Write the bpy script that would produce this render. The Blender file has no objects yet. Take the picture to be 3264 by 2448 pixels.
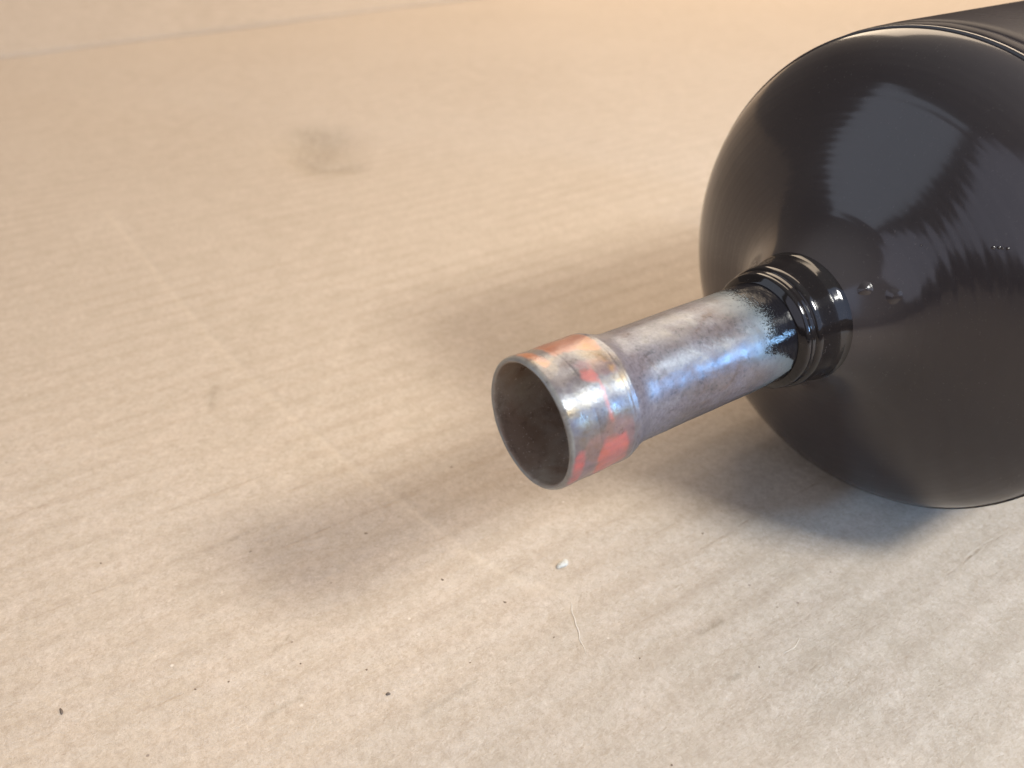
import bpy, math, random
import numpy as np
from mathutils import Vector, noise as mn

random.seed(4)
SC = bpy.context.scene
R = math.radians
MM = 0.001

# ------------------------------------------------------------------ camera
cam = bpy.data.cameras.new("camera")
cam.lens = 29.23; cam.sensor_width = 36.0
cam.clip_start = 0.005; cam.clip_end = 60
cam.dof.use_dof = True
cam.dof.focus_distance = 0.170
cam.dof.aperture_fstop = 15.0
cam_o = bpy.data.objects.new("camera", cam)
cam_o.location = (0, 0, 0.1457)
cam_o.rotation_euler = (R(90 - 33.14), 0, 0)
SC.collection.objects.link(cam_o)
SC.camera = cam_o

# ------------------------------------------------------------------ world: dim workshop round the bench
w = bpy.data.worlds.new("World"); SC.world = w; w.use_nodes = True
nt = w.node_tree; N = nt.nodes; L = nt.links
bg = N["Background"]
tc = N.new("ShaderNodeTexCoord")
sep = N.new("ShaderNodeSeparateXYZ"); L.new(tc.outputs["Generated"], sep.inputs[0])
rp = N.new("ShaderNodeValToRGB"); L.new(sep.outputs["Z"], rp.inputs[0])
for e_, (p_, c_) in zip([rp.color_ramp.elements[0], rp.color_ramp.elements[1], rp.color_ramp.elements.new(0.3), rp.color_ramp.elements.new(0.5)],
                        ((0.0, (0.08, 0.066, 0.056)), (1.0, (0.07, 0.066, 0.062)), (0.10, (0.46, 0.385, 0.33)), (0.62, (0.36, 0.31, 0.275)))):
    e_.position = p_; e_.color = c_ + (1,)
L.new(rp.outputs[0], bg.inputs[0]); bg.inputs[1].default_value = 0.45

# ------------------------------------------------------------------ lamps
def area(name, loc, target, sx, sy, col, power, spread=180):
    d = bpy.data.lights.new(name, "AREA"); d.shape = "RECTANGLE"; d.size = sx; d.size_y = sy
    d.color = col; d.energy = power; d.spread = R(spread)
    o = bpy.data.objects.new(name, d); SC.collection.objects.link(o)
    o.location = loc
    o.rotation_euler = (Vector(target) - Vector(loc)).to_track_quat("-Z", "Y").to_euler()
    return o
TUBE = Vector((0.03, 0.14, 0.057))
def at(az, el, dist, base=TUBE):
    a, e = R(az), R(el)
    return base + dist * Vector((math.sin(a) * math.cos(e), math.cos(a) * math.cos(e), math.sin(e)))
# work lamp to the right, neutral white: casts the soft shadow of tube and canister to the left
area("work_lamp", at(113, 43, 0.55), TUBE, 0.10, 0.10, (1.0, 0.98, 0.90), 3.8)
# small cold lamp low on the right: the blue streak on the copper
area("cold_lamp", at(102, 10, 0.60, Vector((0.053, 0.146, 0.06))), TUBE, 0.07, 0.05, (0.30, 0.58, 1.0), 2.6)
# cool daylight window on the right
area("right_window", at(130, 33, 0.95), TUBE, 1.15, 0.80, (0.44, 0.63, 1.0), 4.3)
# warm ceiling lamp beyond the canister
area("warm_ceiling_lamp", (0.54, 1.72, 1.35), (-0.25, 0.6, 0), 1.7, 1.5, (1.0, 0.80, 0.59), 57)
# daylight from windows on the left, mirrored in the black dome
area("left_window", (-1.75, -0.02, 0.70), (0.1, 0.15, 0.05), 1.15, 1.4, (0.72, 0.82, 1.0), 8)
area("rear_left_window", (-1.0, -1.25, 0.75), (0.1, 0.15, 0.05), 1.3, 1.1, (0.74, 0.78, 1.0), 5.5)

SC.view_settings.view_transform = "Standard"
SC.view_settings.look = "None"
SC.view_settings.exposure = -0.11
SC.view_settings.gamma = 1.0

# ------------------------------------------------------------------ helpers
def mesh(name, V, F, mat, parent=None, smooth=True):
    me = bpy.data.meshes.new(name)
    me.from_pydata([tuple(v) for v in V], [], F)
    me.update()
    if smooth:
        me.polygons.foreach_set("use_smooth", [True] * len(me.polygons))
    if mat: me.materials.append(mat)
    o = bpy.data.objects.new(name, me); SC.collection.objects.link(o)
    if parent: o.parent = parent
    return o

class NT:
    """tiny node builder"""
    def __init__(s, name):
        s.m = bpy.data.materials.new(name); s.m.use_nodes = True
        s.t = s.m.node_tree; s.b = s.t.nodes["Principled BSDF"]
    def n(s, ty, **kw):
        x = s.t.nodes.new(ty)
        for k, v in kw.items(): setattr(x, k, v)
        return x
    def l(s, a, b): s.t.links.new(a, b)
    def val(s, sock, v):
        if hasattr(v, "links") or isinstance(v, bpy.types.NodeSocket): s.l(v, sock)
        else: sock.default_value = v
    def math(s, op, a, b=0.0, clamp=False):
        x = s.n("ShaderNodeMath", operation=op); x.use_clamp = clamp
        s.val(x.inputs[0], a); s.val(x.inputs[1], b); return x.outputs[0]
    def noise(s, vec, scale, detail=3, rough=0.5, dist=0.0):
        x = s.n("ShaderNodeTexNoise"); s.l(vec, x.inputs["Vector"])
        x.inputs["Scale"].default_value = scale; x.inputs["Detail"].default_value = detail
        x.inputs["Roughness"].default_value = rough; x.inputs["Distortion"].default_value = dist
        return x.outputs["Fac"]
    def mapr(s, v, a, b, c=0.0, d=1.0):
        x = s.n("ShaderNodeMapRange"); s.l(v, x.inputs[0])
        for i, q in enumerate((a, b, c, d)): x.inputs[i + 1].default_value = q
        return x.outputs[0]
    def mix(s, f, a, b, mode="MIX"):
        x = s.n("ShaderNodeMix", data_type="RGBA", blend_type=mode)
        s.val(x.inputs["Factor"], f)
        for i, q in ((6, a), (7, b)):
            if isinstance(q, tuple): x.inputs[i].default_value = q + (1,) if len(q) == 3 else q
            else: s.l(q, x.inputs[i])
        return x.outputs[2]
    def mapping(s, vec, rot=(0, 0, 0), scale=(1, 1, 1)):
        x = s.n("ShaderNodeMapping"); s.l(vec, x.inputs[0])
        x.inputs["Rotation"].default_value = rot; x.inputs["Scale"].default_value = scale
        return x.outputs[0]
    def bump(s, h, dist, strength=1.0, normal=None):
        x = s.n("ShaderNodeBump"); s.l(h, x.inputs["Height"])
        x.inputs["Distance"].default_value = dist; x.inputs["Strength"].default_value = strength
        if normal is not None: s.l(normal, x.inputs["Normal"])
        return x.outputs[0]
    def attr(s, name):
        x = s.n("ShaderNodeAttribute"); x.attribute_name = name; return x.outputs["Fac"]

# ------------------------------------------------------------------ cardboard (flutes run along AX)
AX = Vector((0.8278, 0.5610, 0)); SD = Vector((0.5610, -0.8278, 0))
AXANG = math.atan2(AX.y, AX.x)

def cardboard_material():
    k = NT("cardboard"); tcx = k.n("ShaderNodeTexCoord"); ob = tcx.outputs["Object"]
    # object coordinates: x along the flutes, y across (metres)
    big = k.noise(ob, 7, 3, 0.55)
    mid = k.noise(ob, 90, 4, 0.6)
    fine = k.noise(ob, 560, 6, 0.80)
    fib = k.noise(k.mapping(ob, (0, 0, 0.9), (1, 3.6, 1)), 560, 3, 0.6, 0.5)
    fib2 = k.noise(k.mapping(ob, (0, 0, -0.75), (1, 3.4, 1)), 800, 3, 0.6, 0.4)
    c = k.mix(k.mapr(big, 0.32, 0.68), (0.485, 0.405, 0.320), (0.53, 0.448, 0.362))
    c = k.mix(k.mapr(mid, 0.35, 0.7), c, (0.570, 0.478, 0.390))
    c = k.mix(k.math("MULTIPLY", k.mapr(fine, 0.36, 0.60, 1.0, 0.0), 0.62), c, (0.37, 0.288, 0.215))
    c = k.mix(k.math("MULTIPLY", k.mapr(k.noise(ob, 900, 5, 0.8, 0.6), 0.56, 0.72), 0.55), c, (0.72, 0.63, 0.53))
    c = k.mix(k.math("MULTIPLY", k.mapr(fib, 0.58, 0.74), 0.38), c, (0.68, 0.59, 0.49))
    c = k.mix(k.math("MULTIPLY", k.mapr(fib2, 0.62, 0.74), 0.7), c, (0.33, 0.25, 0.18))
    # worn lines over some flute crests
    sx = k.n("ShaderNodeSeparateXYZ"); k.l(ob, sx.inputs[0])
    wob = k.math("MULTIPLY", k.math("SUBTRACT", k.noise(ob, 26, 3), 0.5), 0.0042)
    ph = k.math("MULTIPLY", k.math("ADD", sx.outputs["Y"], wob), 2 * math.pi / 0.0098)
    co = k.math("COSINE", ph)
    line = k.mapr(co, 0.955, 1.0)
    wide = k.mapr(k.math("ADD", co, k.math("MULTIPLY", k.math("SUBTRACT", k.noise(ob, 120, 4, 0.7), 0.5), 1.6)), 0.15, 1.1)
    streak = k.mapr(k.noise(k.mapping(ob, (0, 0, 0), (0.55, 2.2, 1)), 34, 5, 0.7), 0.52, 0.70)
    grit = k.mapr(k.noise(ob, 300, 4, 0.7), 0.38, 0.60)
    lm = k.math("MULTIPLY", k.math("MULTIPLY", line, streak), grit)
    c = k.mix(k.math("MULTIPLY", lm, 0.62), c, (0.30, 0.222, 0.150))
    c = k.mix(k.math("MULTIPLY", wide, k.mapr(k.noise(ob, 18, 2), 0.35, 0.7, 0.08, 0.38)), c, (0.37, 0.285, 0.21))
    # scuffs (pale) and dark stains, plus the dent's shade as colour
    sc = k.attr("scuff"); st = k.attr("stain_shade")
    scn = k.math("MULTIPLY", sc, k.mapr(k.noise(ob, 160, 4, 0.7), 0.30, 0.62, 0.25, 1.0))
    c = k.mix(k.math("MULTIPLY", scn, 0.27), c, (0.68, 0.585, 0.47))
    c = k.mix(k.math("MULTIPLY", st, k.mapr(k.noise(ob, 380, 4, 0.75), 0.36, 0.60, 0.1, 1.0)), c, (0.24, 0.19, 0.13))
    # tiny dark inclusions of recycled pulp
    v = k.n("ShaderNodeTexVoronoi", feature="F1"); k.l(ob, v.inputs["Vector"]); v.inputs["Scale"].default_value = 210
    vs = k.n("ShaderNodeSeparateColor"); k.l(v.outputs["Color"], vs.inputs[0])
    dot = k.math("MULTIPLY", k.mapr(v.outputs["Distance"], 0.05, 0.085, 1, 0), k.math("GREATER_THAN", vs.outputs[0], 0.90))
    c = k.mix(k.math("MULTIPLY", dot, 0.65), c, (0.16, 0.11, 0.08))
    dotw = k.math("MULTIPLY", k.mapr(v.outputs["Distance"], 0.05, 0.10, 1, 0), k.math("LESS_THAN", vs.outputs[0], 0.05))
    c = k.mix(k.math("MULTIPLY", dotw, 0.6), c, (0.80, 0.72, 0.62))
    k.l(c, k.b.inputs["Base Color"])
    k.b.inputs["Roughness"].default_value = 0.72
    k.b.inputs["Specular IOR Level"].default_value = 0.25
    n1 = k.bump(k.noise(ob, 420, 6, 0.75), 0.00042, 0.85)
    n2 = k.bump(fib, 0.00012, 0.7, n1)
    n3 = k.bump(k.math("MULTIPLY", lm, -1.0), 0.00025, 0.8, n2)
    k.l(n3, k.b.inputs["Normal"])
    return k.m
CARD = cardboard_material()

def seg_dist(px, py, pts):
    """distance from grid points to a polyline"""
    d = np.full(px.shape, 1e9)
    for (x0, y0), (x1, y1) in zip(pts[:-1], pts[1:]):
        vx, vy = x1 - x0, y1 - y0
        t = np.clip(((px - x0) * vx + (py - y0) * vy) / (vx * vx + vy * vy), 0, 1)
        d = np.minimum(d, np.hypot(px - x0 - t * vx, py - y0 - t * vy))
    return d

def to_local(wx, wy):            # world mm -> (along, across) mm
    return wx * AX.x + wy * AX.y, -(wx * SD.x + wy * SD.y)

SCUFFS = [  # world mm polylines, width mm, strength
    ([(-44.8, 182.8), (-27.4, 165.3), (-12.1, 149.9), (-0.7, 140.7), (12.0, 133.9)], 0.95, 1.5),
    ([(-187.7, 369.7), (-142.9, 304.9), (-107.4, 256.0), (-81.0, 223.1), (-65.2, 205.1), (-44.8, 182.8), (-27.4, 165.3), (-12.1, 149.9), (-0.7, 140.7), (8.0, 135.5)], 1.1, 0.75),
    ([(13.9, 133.4), (13.6, 129.3)], 1.6, 0.5),
    ([(-58.6, 279), (-58, 249), (-61, 212), (-62.3, 183), (-61.7, 166)], 1.1, 0.5),
    ([(64.3, 137.0), (68, 138.4), (70, 140)], 1.5, 0.9),
    ([(10, 138), (13.5, 134.5)], 1.6, 0.7),
    ([(-20, 243), (-14, 232)], 2.2, 0.4),
    ([(-190, 372), (-176, 352)], 3.2, 0.6),
]
STAINS_AND_SHADE = [([(-95.5, 223), (-93, 212.6)], 1.6, 0.5), ([(41.7, 123.4), (46.9, 126.6)], 0.6, 0.75), ([(43.9, 110.2), (47.8, 112.5)], 0.55, 0.7),
          ([(-51.5, 119), (-48.9, 122.8)], 0.6, 0.5), ([(-49.1, 103.1), (-43.1, 107.4)], 0.6, 0.45), ([(-18, 103), (-8, 110.5)], 0.6, 0.45),
          ([(-117, 496), (-108, 455)], 17, 0.62), ([(-117.5, 451), (-101.3, 430), (-87.5, 434)], 9, 0.55),  # wide dark patches: shade of the dent, painted into the colour
          ([(-75, 150), (-66, 157)], 0.7, 0.4), ([(20, 84), (27, 90)], 0.6, 0.4)]

def bumpfield(X, Y):
    """height of the sheet (mm) at world mm"""
    a, c = to_local(X, Y)
    z = (0.075 + 0.095 / (1 + np.exp((c - 150) / 35.0))) * (np.abs(np.cos(np.pi * (c + 1.2 * np.sin(a / 47.0)) / 9.8)) ** 1.3) * (1 + 0.35 * np.sin(a / 29.0 + c / 17.0))
    z += 0.35 * np.sin(a / 61 + 1.1) * np.sin(c / 43 + 0.4) + 0.22 * np.sin(a / 33 - c / 51)
    # dent beyond the tube
    dx, dy = X + 110, Y - 475
    r = np.hypot(dx, dy * 0.75)
    z -= 2.6 * np.exp(-(r / 19) ** 2)
    z -= 0.8 * np.exp(-(seg_dist(X, Y, [(-117.5, 451), (-101.3, 430), (-87.5, 434)]) / 8.0) ** 2)
    # shallow pressed line under the long scuff
    for pts, wd, s in SCUFFS[1:2]:
        z -= 0.12 * np.exp(-(seg_dist(X, Y, pts) / (wd * 1.3)) ** 2)
    return z - 0.75

card = bpy.data.objects.new("cardboard_sheet", None); SC.collection.objects.link(card)
card["label"] = "large sheet of scuffed brown corrugated cardboard lying flat under the black canister"
card["category"] = "cardboard"

# fold line of the sheet: across = c_fold(along)
FA = to_local(-411, 702); FB = to_local(-54, 993)
cf = (FA[1] + FB[1]) / 2
def cfold(a): return FA[1] + (FB[1] - FA[1]) * (a - FA[0]) / (FB[0] - FA[0])

def warped_panel():
    """main panel: denser near the lens, edge following the crease"""
    ua = np.concatenate([np.arange(-700, -160, 6.0), np.arange(-160, 300, 0.95), np.arange(300, 1500, 6.0)])
    uc = np.concatenate([np.arange(-420, -60, 4.0), np.arange(-60, 330, 0.65), np.linspace(330, 1000, 330)])
    na, nc = len(ua), len(uc)
    A, C = np.meshgrid(ua, uc, indexing="ij")
    lim = cfold(A)
    C = np.where(C > 500, 500 + (C - 500) * (lim - 500) / 500.0, C)
    X = A * AX.x - C * SD.x; Y = A * AX.y - C * SD.y
    Z = bumpfield(X, Y)
    # edge turns down into the crease
    Z -= 0.3 * np.exp(-((lim - C) / 6.0) ** 2)
    P = np.stack([A, C, Z], -1).reshape(-1, 3) * MM
    i = (np.arange(na - 1)[:, None] * nc + np.arange(nc - 1)[None, :]).ravel()
    F = np.stack([i, i + nc, i + nc + 1, i + 1], -1)
    V = P.tolist(); F = F.tolist()
    rim = [r * nc for r in range(na)] + [(na - 1) * nc + q for q in range(1, nc)] + \
          [r * nc + nc - 1 for r in range(na - 2, -1, -1)] + [q for q in range(nc - 2, 0, -1)]
    b0 = len(V); n = len(rim)
    for r in rim: V.append([V[r][0], V[r][1], V[r][2] - 0.004])
    for q in range(n): F.append([rim[q], b0 + q, b0 + (q + 1) % n, rim[(q + 1) % n]])
    o = mesh("panel", V, F, CARD, card); o.rotation_euler = (0, 0, AXANG)
    Xf, Yf = X.ravel(), Y.ravel()
    for nm, items in (("scuff", SCUFFS), ("stain_shade", STAINS_AND_SHADE)):
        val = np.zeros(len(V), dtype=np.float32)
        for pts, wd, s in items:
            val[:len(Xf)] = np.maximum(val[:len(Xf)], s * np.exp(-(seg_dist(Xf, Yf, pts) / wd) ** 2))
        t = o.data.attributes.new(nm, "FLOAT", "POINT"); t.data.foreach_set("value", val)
    return o
warped_panel()

def flap():
    ua = np.arange(-700, 1500, 12.0); t = np.linspace(0, 1, 60)
    na, nc = len(ua), len(t)
    A, T = np.meshgrid(ua, t, indexing="ij")
    C = cfold(A) + 0.05 + T * 620
    Z = -0.75 + T * 620 * 0.32 + 0.5 * np.sin(A / 70) * T
    Z = Z - 0.4
    V = (np.stack([A, C, Z], -1).reshape(-1, 3) * MM).tolist()
    i = (np.arange(na - 1)[:, None] * nc + np.arange(nc - 1)[None, :]).ravel()
    F = np.stack([i, i + nc, i + nc + 1, i + 1], -1).tolist()
    rim = [r * nc for r in range(na)] + [(na - 1) * nc + q for q in range(1, nc)] + \
          [r * nc + nc - 1 for r in range(na - 2, -1, -1)] + [q for q in range(nc - 2, 0, -1)]
    b0 = len(V); n = len(rim)
    for r in rim: V.append([V[r][0], V[r][1], V[r][2] - 0.004])
    for q in range(n): F.append([rim[q], b0 + q, b0 + (q + 1) % n, rim[(q + 1) % n]])
    o = mesh("flap", V, F, CARD, card); o.rotation_euler = (0, 0, AXANG)
    return o
flap()

# bench top below
def wood():
    k = NT("bench_wood"); t = k.n("ShaderNodeTexCoord").outputs["Object"]
    g = k.noise(k.mapping(t, (0, 0, 0), (1, 14, 1)), 6, 5, 0.6, 0.6)
    k.l(k.mix(g, (0.16, 0.10, 0.06), (0.34, 0.23, 0.14)), k.b.inputs["Base Color"])
    k.b.inputs["Roughness"].default_value = 0.6
    return k.m
V = [(x, y, z) for z in (-0.030, -0.070) for x, y in ((-2.2, -0.9), (2.2, -0.9), (2.2, 2.6), (-2.2, 2.6))]
bench = mesh("bench_top", V, [(0, 1, 2, 3), (7, 6, 5, 4), (0, 4, 5, 1), (1, 5, 6, 2), (2, 6, 7, 3), (3, 7, 4, 0)], wood(), smooth=False)
bench["kind"] = "structure"

# ------------------------------------------------------------------ canister
AXH = 57.4            # height of its axis, mm
S0 = 170.0            # along-axis position of the root
MOUTH = Vector((2.98, 121.72, 0))
can = bpy.data.objects.new("steel_canister", None); SC.collection.objects.link(can)
can.location = (MOUTH + AX * S0) * MM
can.rotation_euler = (0, 0, AXANG)
can["label"] = "glossy black steel canister with a copper stub tube, lying on its side on cardboard"
can["category"] = "canister"

def lathe(name, prof, mat, nseg=256, closed=False, disp=None, parent=can, cap_end=False):
    """prof: list of (s, r) in mm along the canister's axis, from the mouth"""
    V = []; F = []
    n = len(prof)
    for i, (s, r) in enumerate(prof):
        for j in range(nseg):
            ph = 2 * math.pi * j / nseg
            rr = r + (disp(s, ph, i) if disp else 0)
            V.append(((s - S0) * MM, -rr * math.sin(ph) * MM, (AXH + rr * math.cos(ph)) * MM))
    m = n if closed else n - 1
    for i in range(m):
        i2 = (i + 1) % n
        for j in range(nseg):
            j2 = (j + 1) % nseg
            F.append((i * nseg + j, i * nseg + j2, i2 * nseg + j2, i2 * nseg + j))
    return mesh(name, V, F, mat, parent)

def black_paint(name, rough=0.10, peel=1.0, haze=0.07, lum=1.0):
    k = NT(name); ob = k.n("ShaderNodeTexCoord").outputs["Object"]
    a = k.noise(ob, 60, 3, 0.5)
    c = k.mix(a, tuple(v * lum for v in (0.0310, 0.0262, 0.0275)), tuple(v * lum for v in (0.0410, 0.0345, 0.0360)))
    dust = k.math("MULTIPLY", k.mapr(k.noise(ob, 1300, 3, 0.7), 0.62, 0.74), k.mapr(k.noise(ob, 45, 3, 0.6), 0.40, 0.65, 0.25, 1.0))
    c = k.mix(k.math("MULTIPLY", dust, 0.13), c, (0.35, 0.32, 0.30))
    k.l(c, k.b.inputs["Base Color"])
    sm = k.noise(ob, 34, 4, 0.6)
    k.l(k.mapr(sm, 0.35, 0.7, 0.34, 0.44), k.b.inputs["Roughness"])
    k.b.inputs["Specular IOR Level"].default_value = haze
    k.b.inputs["Coat Weight"].default_value = 0.85
    k.l(k.mapr(sm, 0.35, 0.7, rough * 0.8, rough * 0.8 + 0.05), k.b.inputs["Coat Roughness"])
    k.b.inputs["Coat IOR"].default_value = 1.5
    k.b.inputs["IOR"].default_value = 1.52
    n1 = k.bump(k.noise(ob, 230, 3, 0.5), 0.00010 * peel, 0.35)
    n2 = k.bump(k.noise(ob, 900, 2, 0.5), 0.000016 * peel, 0.5, n1)
    k.l(n2, k.b.inputs["Normal"])
    return k.m
PAINT = black_paint("black_paint", 0.13)
PAINT_DULL = black_paint("black_paint_dull", 0.30, 1.0, 0.0, 0.8)
for n_ in PAINT_DULL.node_tree.nodes:
    if n_.type == "BSDF_PRINCIPLED": n_.inputs["Coat Weight"].default_value = 0.14
PAINT_WET = black_paint("black_paint_thick", 0.06, 0.6, 0.0, 0.35)

def dome_s(r):
    return 81.02 + 21.9 * (1 - max(0.0, 1 - (r / 56.9) ** 2) ** (1.125 / 2))

# dome end with its drawn collar, faint spinning rings in the metal
prof = []
for s_, r in ((62.6, 12.6), (62.8, 13.1), (63.3, 13.5), (64.2, 13.62), (66, 13.66), (68, 13.7), (69, 13.78), (69.8, 13.92)):
    prof.append((s_, r))
# shoulder of the collar, then a short bell that runs out into the dome
def nose(r): return dome_s(r) - 10.6 * math.exp(-((r - 13.9) / 6.2) ** 1.15) if r > 13.9 else dome_s(r) - 10.6
for r, f in ((14.02, .15), (14.12, .4), (14.25, .65), (14.42, .85), (14.65, 1.0)):
    prof.append((69.9 + (nose(14.65) - 69.9) * f, r))
r = 14.9
while r < 22.3:
    prof.append((nose(r), r)); r += 0.25
r_ = 22.4
while r_ < 56.7:
    prof.append((nose(r_), r_)); r_ += 0.32 if r_ < 50 else 0.16
prof.append((101.0, 56.85)); prof.append((102.6, 56.9)); prof.append((103.4, 56.5)); prof.append((103.6, 55.4))
rng = random.Random(11)
kr = [rng.uniform(0.4, 1.3) for _ in range(400)]
def dome_disp(s, ph, i):
    r = prof[i][1]
    if r < 16 or s > 100.8: return 0.0
    amp = min(1, (r - 16) / 6.0) * min(1, max(0, (55.5 - r) / 4.0))
    boost = 1 + 0.9 * math.exp(-((math.degrees(ph) - 58) / 22) ** 2)
    v = 0.0085 * boost * kr[int(r / 3.1) % 400] * math.sin(2 * math.pi * (r + 0.5 * math.sin(ph * 3 + r * 0.3)) / 3.1)
    v += 0.006 * math.sin(2 * math.pi * r / 1.47 + 1.0 + 0.6 * math.sin(ph * 2))
    v += 0.020 * mn.noise(Vector((math.cos(ph) * r * 0.16, math.sin(ph) * r * 0.16, 3.1))) + 0.006 * mn.noise(Vector((math.cos(ph) * r * 0.5, math.sin(ph) * r * 0.5, 9.1)))
    return v * amp * 1.0
def dome_mesh(name, i0, i1, mat):
    nseg = 360; V = []; F = []
    for i in range(i0, i1):
        s, r = prof[i]
        for j in range(nseg):
            ph = 2 * math.pi * j / nseg
            d = dome_disp(s, ph, i)
            V.append(((s - d - S0) * MM, -r * math.sin(ph) * MM, (AXH + r * math.cos(ph)) * MM))
    for i in range(i1 - i0 - 1):
        for j in range(nseg):
            j2 = (j + 1) % nseg
            F.append((i * nseg + j, i * nseg + j2, (i + 1) * nseg + j2, (i + 1) * nseg + j))
    return mesh(name, V, F, mat, can)
SPLIT = next(i for i, p in enumerate(prof) if p[1] >= 14.65)
dome_mesh("collar", 0, SPLIT + 1, PAINT_WET)
dome_mesh("end_cap", SPLIT, len(prof), PAINT)
# weld bead and shell
bead = []
for q in range(13):
    a = math.pi * q / 12
    bead.append((105.2 - 2.2 * math.cos(a), 56.55 + 0.75 * math.sin(a)))
lathe("weld_bead", bead + [(107.2, 55.5), (103.2, 55.5)], PAINT_DULL, 256, True,
      lambda s, ph, i: 0.09 * mn.noise(Vector((math.cos(ph) * 16, math.sin(ph) * 16, s * 0.5))))
shell = [(107.0, 55.8), (107.2, 56.5), (107.7, 57.0), (108.6, 57.25), (109.6, 57.38)] + [(109 + 2.0 * q, 57.4) for q in range(1, 63)] + [(236, 57.3), (237, 56.8)]
lathe("shell", shell, PAINT_DULL, 256)
# far end
far = [(237, 56.8)] + [(340 - dome_s(r), r) for r in np.linspace(56.8, 14, 40)] + [(266, 13), (270, 12.9), (270, 11.2)]
lathe("end_cap", far, PAINT, 160)

# braze ring between collar and tube
br = [(59.4, 11.3), (60.0, 12.2), (60.4, 12.75), (60.9, 12.9), (61.4, 12.92), (61.7, 12.88), (62.0, 12.92), (62.5, 13.0), (62.8, 12.98), (63.0, 12.7), (63.0, 11.2), (59.4, 11.0)]
def smooth_prof(p, it=2):
    for _ in range(it):
        q = []
        for i in range(len(p)):
            a, b = p[i], p[(i + 1) % len(p)]
            q += [(a[0] * .75 + b[0] * .25, a[1] * .75 + b[1] * .25), (a[0] * .25 + b[0] * .75, a[1] * .25 + b[1] * .75)]
        p = q
    return p
lathe("solder_ring", smooth_prof(br), PAINT_WET, 256, True,
      lambda s, ph, i: 0.05 * mn.noise(Vector((math.cos(ph) * 3, math.sin(ph) * 3, s * 0.8))))

# paint drip and nibs on the dome
def blob(name, r, phd, rad, h, mat, stretch=1.0):
    ph = R(phd); e = 0.3
    pr = np.array([p[1] for p in prof[3:-4]]); ps = np.array([p[0] for p in prof[3:-4]])
    s = float(np.interp(r, pr, ps))
    ds = float((np.interp(r + e, pr, ps) - np.interp(r - e, pr, ps)) / (2 * e))
    c = Vector(((s - S0), -r * math.sin(ph), AXH + r * math.cos(ph)))
    rad_dir = Vector((0, -math.sin(ph), math.cos(ph)))
    n = (Vector((-1, 0, 0)) + rad_dir * ds).normalized()
    u = (rad_dir + Vector((1, 0, 0)) * ds).normalized(); v = n.cross(u)
    V = []; F = []; NR, NS = 10, 28
    for i in range(NR + 1):
        a = i / NR
        hh = h * (1 - a * a) ** 2 if a < 1 else 0
        for j in range(NS):
            t = 2 * math.pi * j / NS
            q = c + (u * math.cos(t) * stretch + v * math.sin(t)) * rad * max(a, 0.001) * (1 + 0.08 * math.sin(3 * t + r)) + n * (hh - 0.12)
            V.append(q * MM)
    for i in range(NR):
        for j in range(NS):
            j2 = (j + 1) % NS
            F.append((i * NS + j, (i + 1) * NS + j, (i + 1) * NS + j2, i * NS + j2))
    F.append(tuple(range(NS - 1, -1, -1)))
    return mesh(name, V, F, mat, can)
blob("paint_drip", 17.0, 48, 1.7, 0.75, PAINT, 1.25)
blob("paint_drip", 20.2, 58, 2.2, 0.50, PAINT, 1.15)
for r, ph, rad, h in ((37.6, 51, 0.5, 0.3), (38.4, 51.5, 0.45, 0.3), (38.9, 52, 0.4, 0.28), (39.6, 52.5, 0.45, 0.3), (27.3, 40, 0.3, 0.25)):
    blob("paint_nib", r, ph, rad, h + 0.12, PAINT)

# ---- copper tube: swaged mouth, taper, straight neck running into the collar
def r_out(s):
    if s < 0.7: return 12.8 - 0.45 * (1 - (s / 0.7)) ** 2
    if s < 14.6: return 12.8 + 0.05 * math.sin(s * 0.9)
    if s < 15.4: return 12.8 - 0.06 * (s - 14.6) / 0.8
    if s < 22.4:
        t = (s - 15.4) / 7.0; t = 1 - (1 - t) ** 2.1; t = t * (0.35 + 0.65 * t * (2 - t))
        return 12.74 + (11.12 - 12.74) * t
    return 11.12
tp = []
s = 58.0
while s > 0: tp.append((s, r_in := (r_out(s) - 1.0))); s -= 0.8
tp.append((0.25, 11.85)); tp.append((0.0, 12.05)); tp.append((-0.08, 12.2))
n_in = len(tp)
s = 0.0
while s <= 60.5: tp.append((s, r_out(s))); s += 0.2
tp = tp[::1]
DARK = {  # scribed lines round the swage
}
def tube_disp(s, ph, i):
    v = Vector((math.cos(ph) * 1.6, math.sin(ph) * 1.6, s * 0.11))
    d = 0.085 * mn.noise(v) + 0.030 * mn.noise(v * 3.1)
    if s < 1.2: d += 0.10 * mn.noise(Vector((math.cos(ph) * 5.5, math.sin(ph) * 5.5, 4.0))) * (1.2 - s) / 1.2
    if i >= n_in:
        d += 0.012 * mn.noise(Vector((math.cos(ph) * 9, math.sin(ph) * 9, s * 0.25)))
        d -= 0.05 * math.exp(-((s - 14.6 + 0.5 * math.sin(ph * 2)) / 0.25) ** 2)
        d += 0.05 * math.exp(-((s - 15.3) / 0.35) ** 2)
        d -= 0.03 * math.exp(-((s - 5.9 - 0.5 * math.sin(ph)) / 0.18) ** 2)
        # tool flats pressed into the taper
        if 15.5 < s < 22: d -= 0.10 * max(0, math.sin(ph * 3 + 0.7)) * math.sin((s - 15.5) / 6.5 * math.pi)
    return d
NSEG = 420

def inside(poly, x, y):
    r = np.zeros(x.shape, bool)
    n = len(poly)
    for i in range(n):
        x0, y0 = poly[i]; x1, y1 = poly[(i + 1) % n]
        if y0 == y1: continue
        c = ((y0 > y) != (y1 > y)) & (x < (x1 - x0) * (y - y0) / (y1 - y0) + x0)
        r ^= c
    return r
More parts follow.
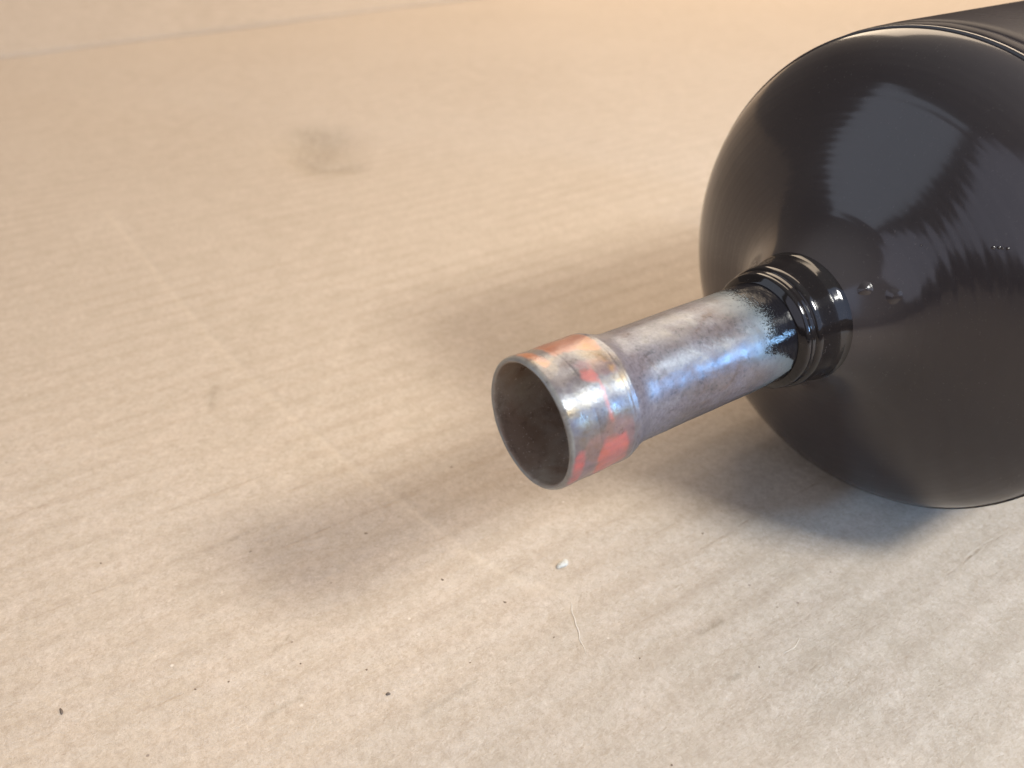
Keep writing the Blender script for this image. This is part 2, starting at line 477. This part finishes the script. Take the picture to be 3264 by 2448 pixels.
# marker-pen patches left on the swage: (along mm, round deg)
ORANGE = [[(1.9, -32), (2.9, -21), (3.2, -4), (3.6, 5), (1.7, 11), (1.6, 6), (1.2, -9), (1.0, -25)],
          [(5.4, -40), (10.4, -44), (15.0, -40), (14.4, 4), (13.9, 11), (12.9, 11), (10.3, 3), (6.9, 0), (5.0, 0), (5.3, -17)]]
RED = [[(6.9, 24), (9.0, 25), (9.2, 21), (9.5, 26), (9.5, 36), (8.7, 37), (6.8, 33), (6.5, 29)],
       [(9.25, 34), (9.6, 37), (9.45, 46), (9.35, 59), (9.7, 70), (9.0, 70), (8.75, 63), (8.85, 53), (9.1, 41)],
       [(7.4, 82), (12.0, 84), (13.0, 94), (13.4, 118), (10.5, 128), (6.6, 128), (6.1, 98)],
       [(1.3, 84), (2.9, 86), (2.9, 99), (2.8, 125), (0.7, 125), (0.5, 95)]]
PINK = [[(4.0, 78), (13.8, 72), (14.3, 130), (0.6, 130), (0.5, 96)], [(8.3, 66), (12.2, 68), (14.1, 81), (13.4, 100), (12.2, 86), (6.9, 82)],
        [(6.6, 17), (8.2, 15), (12.1, 19), (14.0, 26), (14.2, 36), (10.3, 33), (7.6, 25)]]
OCHRE = [[(12.5, 29), (13.5, 28), (13.7, 33), (12.8, 34)]]
EDGE = [(-180, 52), (-60, 52.5), (-14, 52.4), (12, 52.4), (32, 53.3), (47, 53.2), (59, 52.3), (72, 51.0), (76, 52.4), (80, 54.8), (86, 56.3), (94, 58.6), (108, 59.0), (117, 56.0), (125, 53.0), (180, 52)]

def copper_tube():
    o = lathe("copper_tube", tp, None, NSEG, False, tube_disp)
    n = len(tp)
    S = np.repeat(np.array([p[0] for p in tp]), NSEG)
    PH = np.tile(np.degrees(np.arange(NSEG) * 2 * np.pi / NSEG), n)
    PH = (PH + 180) % 360 - 180
    OUT = np.repeat(np.arange(n) >= n_in, NSEG)
    jit = np.array([mn.noise(Vector((s * 1.3, p * 0.22, 0))) for s, p in zip(S, PH)])
    jit2 = np.array([mn.noise(Vector((s * 1.3, p * 0.22, 7))) for s, p in zip(S, PH)])
    Sj, Pj = S + jit * 0.30, PH + jit2 * 1.8
    def lay(name, polys):
        v = np.zeros(len(S), dtype=np.float32)
        for dx, dy in ((0, 0), (.28, 0), (-.28, 0), (0, 1.6), (0, -1.6), (.2, 1.1), (-.2, 1.1), (.2, -1.1), (-.2, -1.1)):
            m_ = np.zeros(len(S), bool)
            for p in polys: m_ |= inside(p, Sj + dx, Pj + dy)
            v += (m_ & OUT) / 9.0
        a = o.data.attributes.new(name, "FLOAT", "POINT"); a.data.foreach_set("value", v)
    lay("orange", ORANGE); lay("red", RED); lay("pink", PINK); lay("ochre", OCHRE)
    ex = np.interp(PH, [e[0] for e in EDGE], [e[1] for e in EDGE])
    v = np.where(OUT, S - ex, -20).astype(np.float32)      # mm past the paint edge
    a = o.data.attributes.new("edge", "FLOAT", "POINT"); a.data.foreach_set("value", v)
    # specky part of the edge: wide on top, clean at the masked notch low on the side
    sp = np.clip(1 - np.exp(-((PH - 100) / 20) ** 2) * 1.1, 0.1, 1).astype(np.float32)
    a = o.data.attributes.new("speck", "FLOAT", "POINT"); a.data.foreach_set("value", sp)
    a = o.data.attributes.new("along", "FLOAT", "POINT"); a.data.foreach_set("value", S.astype(np.float32))
    a = o.data.attributes.new("outer", "FLOAT", "POINT"); a.data.foreach_set("value", OUT.astype(np.float32))

    k = NT("copper"); ob = k.n("ShaderNodeTexCoord").outputs["Object"]
    along = k.attr("along"); outer = k.attr("outer")
    n_big = k.noise(ob, 95, 3, 0.55, 0.4)
    n_mid = k.noise(ob, 330, 5, 0.68, 0.3)
    n_fine = k.noise(ob, 1500, 4, 0.7)
    n_str = k.noise(k.mapping(ob, (0, 0, 0), (0.25, 1, 1)), 420, 4, 0.65)
    n_tex = k.math("ADD", k.math("MULTIPLY", n_mid, 0.55), k.math("MULTIPLY", k.noise(ob, 1100, 5, 0.8), 0.45))
    brown = k.mix(k.mapr(n_tex, 0.38, 0.62), (0.066, 0.043, 0.034), (0.148, 0.106, 0.087))
    bloom = k.mix(k.mapr(n_fine, 0.35, 0.65), (0.100, 0.080, 0.084), (0.175, 0.146, 0.155))
    # powdery bloom: strongest over the taper, then cloudy
    tb = k.math("MULTIPLY", k.mapr(along, 13.5, 16.5), k.mapr(along, 21.5, 29, 1.0, 0.0))
    bf = k.math("ADD", k.math("MULTIPLY", tb, 0.62), k.mapr(k.math("ADD", k.math("MULTIPLY", n_big, 0.55), k.math("MULTIPLY", n_str, 0.45)), 0.40, 0.62, 0.15, 0.9), clamp=True)
    c = k.mix(bf, brown, bloom)
    # heat-tinted teal dust next to the black paint
    edge = k.attr("edge")
    teal = k.mapr(edge, -9.5, -0.5)
    c = k.mix(k.math("MULTIPLY", teal, 0.75), c, (0.095, 0.132, 0.145))
    # dark pits
    pit = k.mapr(k.noise(ob, 900, 3, 0.65), 0.33, 0.43, 1, 0)
    c = k.mix(k.math("MULTIPLY", pit, 0.5), c, (0.03, 0.022, 0.02))
    # inside: dark oxide with cloudy grey patches
    inn = k.mix(k.mapr(n_big, 0.4, 0.65), (0.28, 0.205, 0.155), (0.40, 0.35, 0.29))
    inn = k.mix(k.math("MULTIPLY", k.mapr(n_mid, 0.30, 0.48, 1, 0), 0.5), inn, (0.14, 0.10, 0.08))
    inn = k.mix(k.mapr(n_fine, 0.60, 0.72), inn, (0.62, 0.52, 0.44))
    c = k.mix(outer, inn, c)
    # rim: grey tarnish
    rim = k.math("MULTIPLY", outer, k.mapr(along, 0.5, 0.9, 1, 0))
    rim = k.math("MAXIMUM", rim, k.mapr(along, 0.1, 0.35, 1, 0))
    c = k.mix(k.math("MULTIPLY", rim, k.mapr(n_mid, 0.3, 0.6, 0.35, 0.95)), c, (0.29, 0.28, 0.25))
    wear = k.mapr(n_str, 0.28, 0.60, 0.30, 0.88)
    c = k.mix(k.math("MULTIPLY", k.attr("pink"), k.math("MULTIPLY", wear, 0.5)), c, (0.30, 0.13, 0.12))
    c = k.mix(k.math("MULTIPLY", k.attr("orange"), k.mapr(wear, 0.3, 0.88, 0.62, 0.92)), c, (0.34, 0.110, 0.050))
    c = k.mix(k.math("MULTIPLY", k.attr("red"), wear), c, (0.46, 0.095, 0.075))
    c = k.mix(k.math("MULTIPLY", k.attr("ochre"), 0.7), c, (0.36, 0.19, 0.05))
    mk = k.math("ADD", k.attr("orange"), k.attr("red"), clamp=True)
    # black overspray
    spray = k.math("MULTIPLY", k.math("SUBTRACT", k.noise(ob, 2900, 4, 0.85), 0.5), k.math("MULTIPLY", k.attr("speck"), 21.0))
    blk = k.mapr(k.math("ADD", edge, spray), -0.25, 0.25)
    spots = k.mapr(k.math("ADD", k.math("MULTIPLY", k.noise(ob, 2100, 2, 0.6), 1.0), k.math("MULTIPLY", edge, 0.012)), 0.66, 0.70)
    c2 = k.mix(k.math("MULTIPLY", k.math("MULTIPLY", spots, outer), 0.8), c, (0.10, 0.09, 0.085))
    c = k.mix(blk, c2, (0.010, 0.0095, 0.012))
    k.l(c, k.b.inputs["Base Color"])
    nb = k.math("SUBTRACT", 1.0, blk)
    met = k.math("MULTIPLY", nb, k.mapr(bf, 0.2, 0.9, 0.13, 0.04))
    met = k.math("MULTIPLY", met, k.mapr(along, 14, 20, 1.0, 0.35))
    met = k.math("MULTIPLY", met, k.math("SUBTRACT", 1.0, k.math("MULTIPLY", mk, 0.6)))
    met = k.math("MULTIPLY", met, outer)
    k.l(met, k.b.inputs["Metallic"])
    ro = k.mapr(k.math("ADD", k.math("MULTIPLY", n_mid, 0.6), k.math("MULTIPLY", n_big, 0.4)), 0.38, 0.64, 0.26, 0.40)
    ro = k.math("ADD", ro, k.mapr(along, 14, 20, 0.0, 0.045))
    ro = k.math("ADD", ro, k.math("MULTIPLY", teal, 0.06))
    mx = k.n("ShaderNodeMix", data_type="FLOAT"); k.l(blk, mx.inputs[0]); k.l(ro, mx.inputs[2]); mx.inputs[3].default_value = 0.06
    k.l(mx.outputs[0], k.b.inputs["Roughness"])
    # thin oxide film: tints the highlights
    tf = k.mapr(k.noise(ob, 150, 3, 0.6, 0.8), 0.3, 0.7, 70, 330)
    tf = k.math("MULTIPLY", tf, k.mapr(along, 12, 20, 0.42, 0.25))
    k.l(k.math("MULTIPLY", k.math("MULTIPLY", tf, nb), outer), k.b.inputs["Thin Film Thickness"])
    k.b.inputs["Thin Film IOR"].default_value = 1.55
    h = k.math("ADD", k.math("MULTIPLY", n_fine, 0.5), k.math("MULTIPLY", n_mid, 0.8))
    k.b.inputs["Specular IOR Level"].default_value = 0.25
    n1 = k.bump(h, 0.00010, 0.70)
    n2 = k.bump(k.math("MULTIPLY", blk, 1.0), 0.00008, 0.8, n1)
    n3 = k.bump(n_big, 0.00025, 0.35, n2)
    k.l(n3, k.b.inputs["Normal"])
    o.data.materials.append(k.m)
    return o
copper_tube()
# far stub
lathe("copper_tube", [(268, 11.1), (300, 11.1), (300, 10.1), (262, 10.1)], bpy.data.materials["copper"], 64)

# ------------------------------------------------------------------ small debris on the sheet
def flat_mat(name, col, rough=0.8):
    k = NT(name); ob = k.n("ShaderNodeTexCoord").outputs["Object"]
    c = k.mix(k.noise(ob, 2500, 3), tuple(v * 0.75 for v in col), tuple(min(1, v * 1.15) for v in col))
    k.l(c, k.b.inputs["Base Color"]); k.b.inputs["Roughness"].default_value = rough
    return k.m
PALE = flat_mat("white_paper", (0.58, 0.55, 0.48)); FADED = flat_mat("faded_grit", (0.20, 0.145, 0.10)); DARKG = flat_mat("dark_grit", (0.15, 0.115, 0.09))
def zat(x, y): return float(bumpfield(np.array([float(x)]), np.array([float(y)]))[0])
def crumb(name, x, y, lx, ly, h, ang, mat, label, cat, group=None, seed=0):
    rg = random.Random(seed); V = []; F = []; NS = 14
    z0 = zat(x, y)
    for i, (f_, hh) in enumerate(((1.0, -0.05), (0.96, 0.45), (0.62, 0.9), (0.05, 1.0))):
        for j in range(NS):
            t = 2 * math.pi * j / NS
            k_ = f_ * (1 + 0.22 * math.sin(2 * t + seed) + 0.12 * math.sin(3 * t + 2.1 * seed))
            V.append((k_ * lx / 2 * math.cos(t) * MM, k_ * ly / 2 * math.sin(t) * MM, h * hh * (1 + 0.25 * rg.uniform(-1, 1)) * MM))
    for i in range(3):
        for j in range(NS):
            j2 = (j + 1) % NS; F.append((i * NS + j, i * NS + j2, (i + 1) * NS + j2, (i + 1) * NS + j))
    F.append(tuple(3 * NS + j for j in range(NS))); F.append(tuple(NS - 1 - j for j in range(NS)))
    o = mesh(name, V, F, mat)
    o.location = (x * MM, y * MM, z0 * MM); o.rotation_euler = (0, 0, R(ang))
    o["label"] = label; o["category"] = cat
    if group: o["group"] = group
    return o
crumb("paper_flake", 12.2, 144.4, 3.5, 2.0, 0.6, 58, PALE, "small white paper flake on the cardboard below the copper tube mouth", "flake", seed=3)
G = "dark grit specks on the cardboard"
crumb("grit_speck", -25.4, 108.0, 0.85, 0.8, 0.28, 0, DARKG, "biggest round dark speck on the cardboard, left of centre near the lower edge", "speck", G, 1)
crumb("grit_speck", -90.5, 103.9, 1.5, 0.65, 0.25, -50, DARKG, "elongated dark speck near the lower left corner of the cardboard", "speck", G, 2)
TINY = [
 (-65.3, 109.2, .5, "tiny brown speck between the elongated dark speck and the biggest round one"),
 (-45.0, 115.7, .42, "faint brown speck up and left of the biggest round dark speck"),
 (-30.7, 114.1, .5, "faint brown speck just above the biggest round dark speck"),
 (-16.5, 139.6, .75, "brown speck below the long pale scuff, under the tube's soft shadow"),
 (-1.6, 132.5, .7, "brown speck left of and below the white paper flake"),
 (-37.0, 155.7, .75, "brown speck in the middle of the tube's soft shadow"),
 (-64.6, 149.3, .55, "brown speck at the far left tip of the tube's soft shadow"),
 (-59.0, 111.1, .45, "faint brown speck right beside the pale board patch, lower left"),
 (-99.7, 145.1, .5, "lone faint speck near the left edge of the photo, below mid height"),
 (-8.9, 115.7, .4, "faint speck midway between the biggest round speck and the pale hair-like scratch"),
 (-16.9, 182.2, .7, "faint speck on the bare board just left of the tube's open mouth"),
 (9.2, 122.2, .4, "tiny speck just left of the pale hair-like scratch"),
 (27.3, 116.6, .4, "tiny speck right of the pale hair-like scratch"),
 (52.2, 114.3, .4, "tiny speck in the lower right, above the dark dashes on the ridges"),
 (30.1, 92.0, .5, "brown speck at the very bottom edge, right of centre"),
 (48.1, 155.0, .6, "brown speck at the near edge of the canister's shadow"),
]
for i, (x, y, d, lab) in enumerate(TINY):
    crumb("grit_speck", x, y, d, d * 0.75, 0.12, 37 * i, FADED, lab, "speck", G, 3 + i)

def fibre(name, pts, rad, mat, label, cat):
    """a thin raised paper fibre following world-mm points"""
    P = []
    for (x0, y0), (x1, y1) in zip(pts[:-1], pts[1:]):
        for q in range(6):
            t = q / 6.0; P.append((x0 + (x1 - x0) * t, y0 + (y1 - y0) * t))
    P.append(pts[-1]); V = []; F = []; NS = 6; o0 = pts[0]
    for i, (x, y) in enumerate(P):
        a = P[max(i - 1, 0)]; b = P[min(i + 1, len(P) - 1)]
        dx, dy = b[0] - a[0], b[1] - a[1]; l = math.hypot(dx, dy); nx, ny = -dy / l, dx / l
        x += 0.7 * mn.noise(Vector((x * 0.35, y * 0.35, 2))); r = rad * (0.35 + 0.65 * math.sin(math.pi * (i + 1) / (len(P) + 1))) 
        z = zat(x, y)
        for j in range(NS):
            t = 2 * math.pi * j / NS
            V.append(((x + nx * r * math.cos(t) - o0[0]) * MM, (y + ny * r * math.cos(t) - o0[1]) * MM, (z + r * 0.5 * (0.6 + math.sin(t))) * MM))
    for i in range(len(P) - 1):
        for j in range(NS):
            j2 = (j + 1) % NS; F.append((i * NS + j, i * NS + j2, (i + 1) * NS + j2, (i + 1) * NS + j))
    F.append(tuple(range(NS - 1, -1, -1))); F.append(tuple((len(P) - 1) * NS + j for j in range(NS)))
    o = mesh(name, V, F, mat); o.location = (o0[0] * MM, o0[1] * MM, 0)
    o["label"] = label; o["category"] = cat
    return o
TAN = flat_mat("pale_fibre", (0.62, 0.54, 0.45))
fibre("paper_fibre", [(13.9, 132.4), (13.6, 129.3), (14.2, 125.3), (15.3, 120.9), (15.7, 117.8)], 0.17, TAN,
      "pale thin paper fibre curling across the cardboard below the white flake", "fibre")
fibre("paper_fibre", [(58.0, 117.6), (60.8, 119.6), (62.8, 122.0)], 0.13, TAN,
      "short pale paper fibre at the lower right of the cardboard", "fibre")
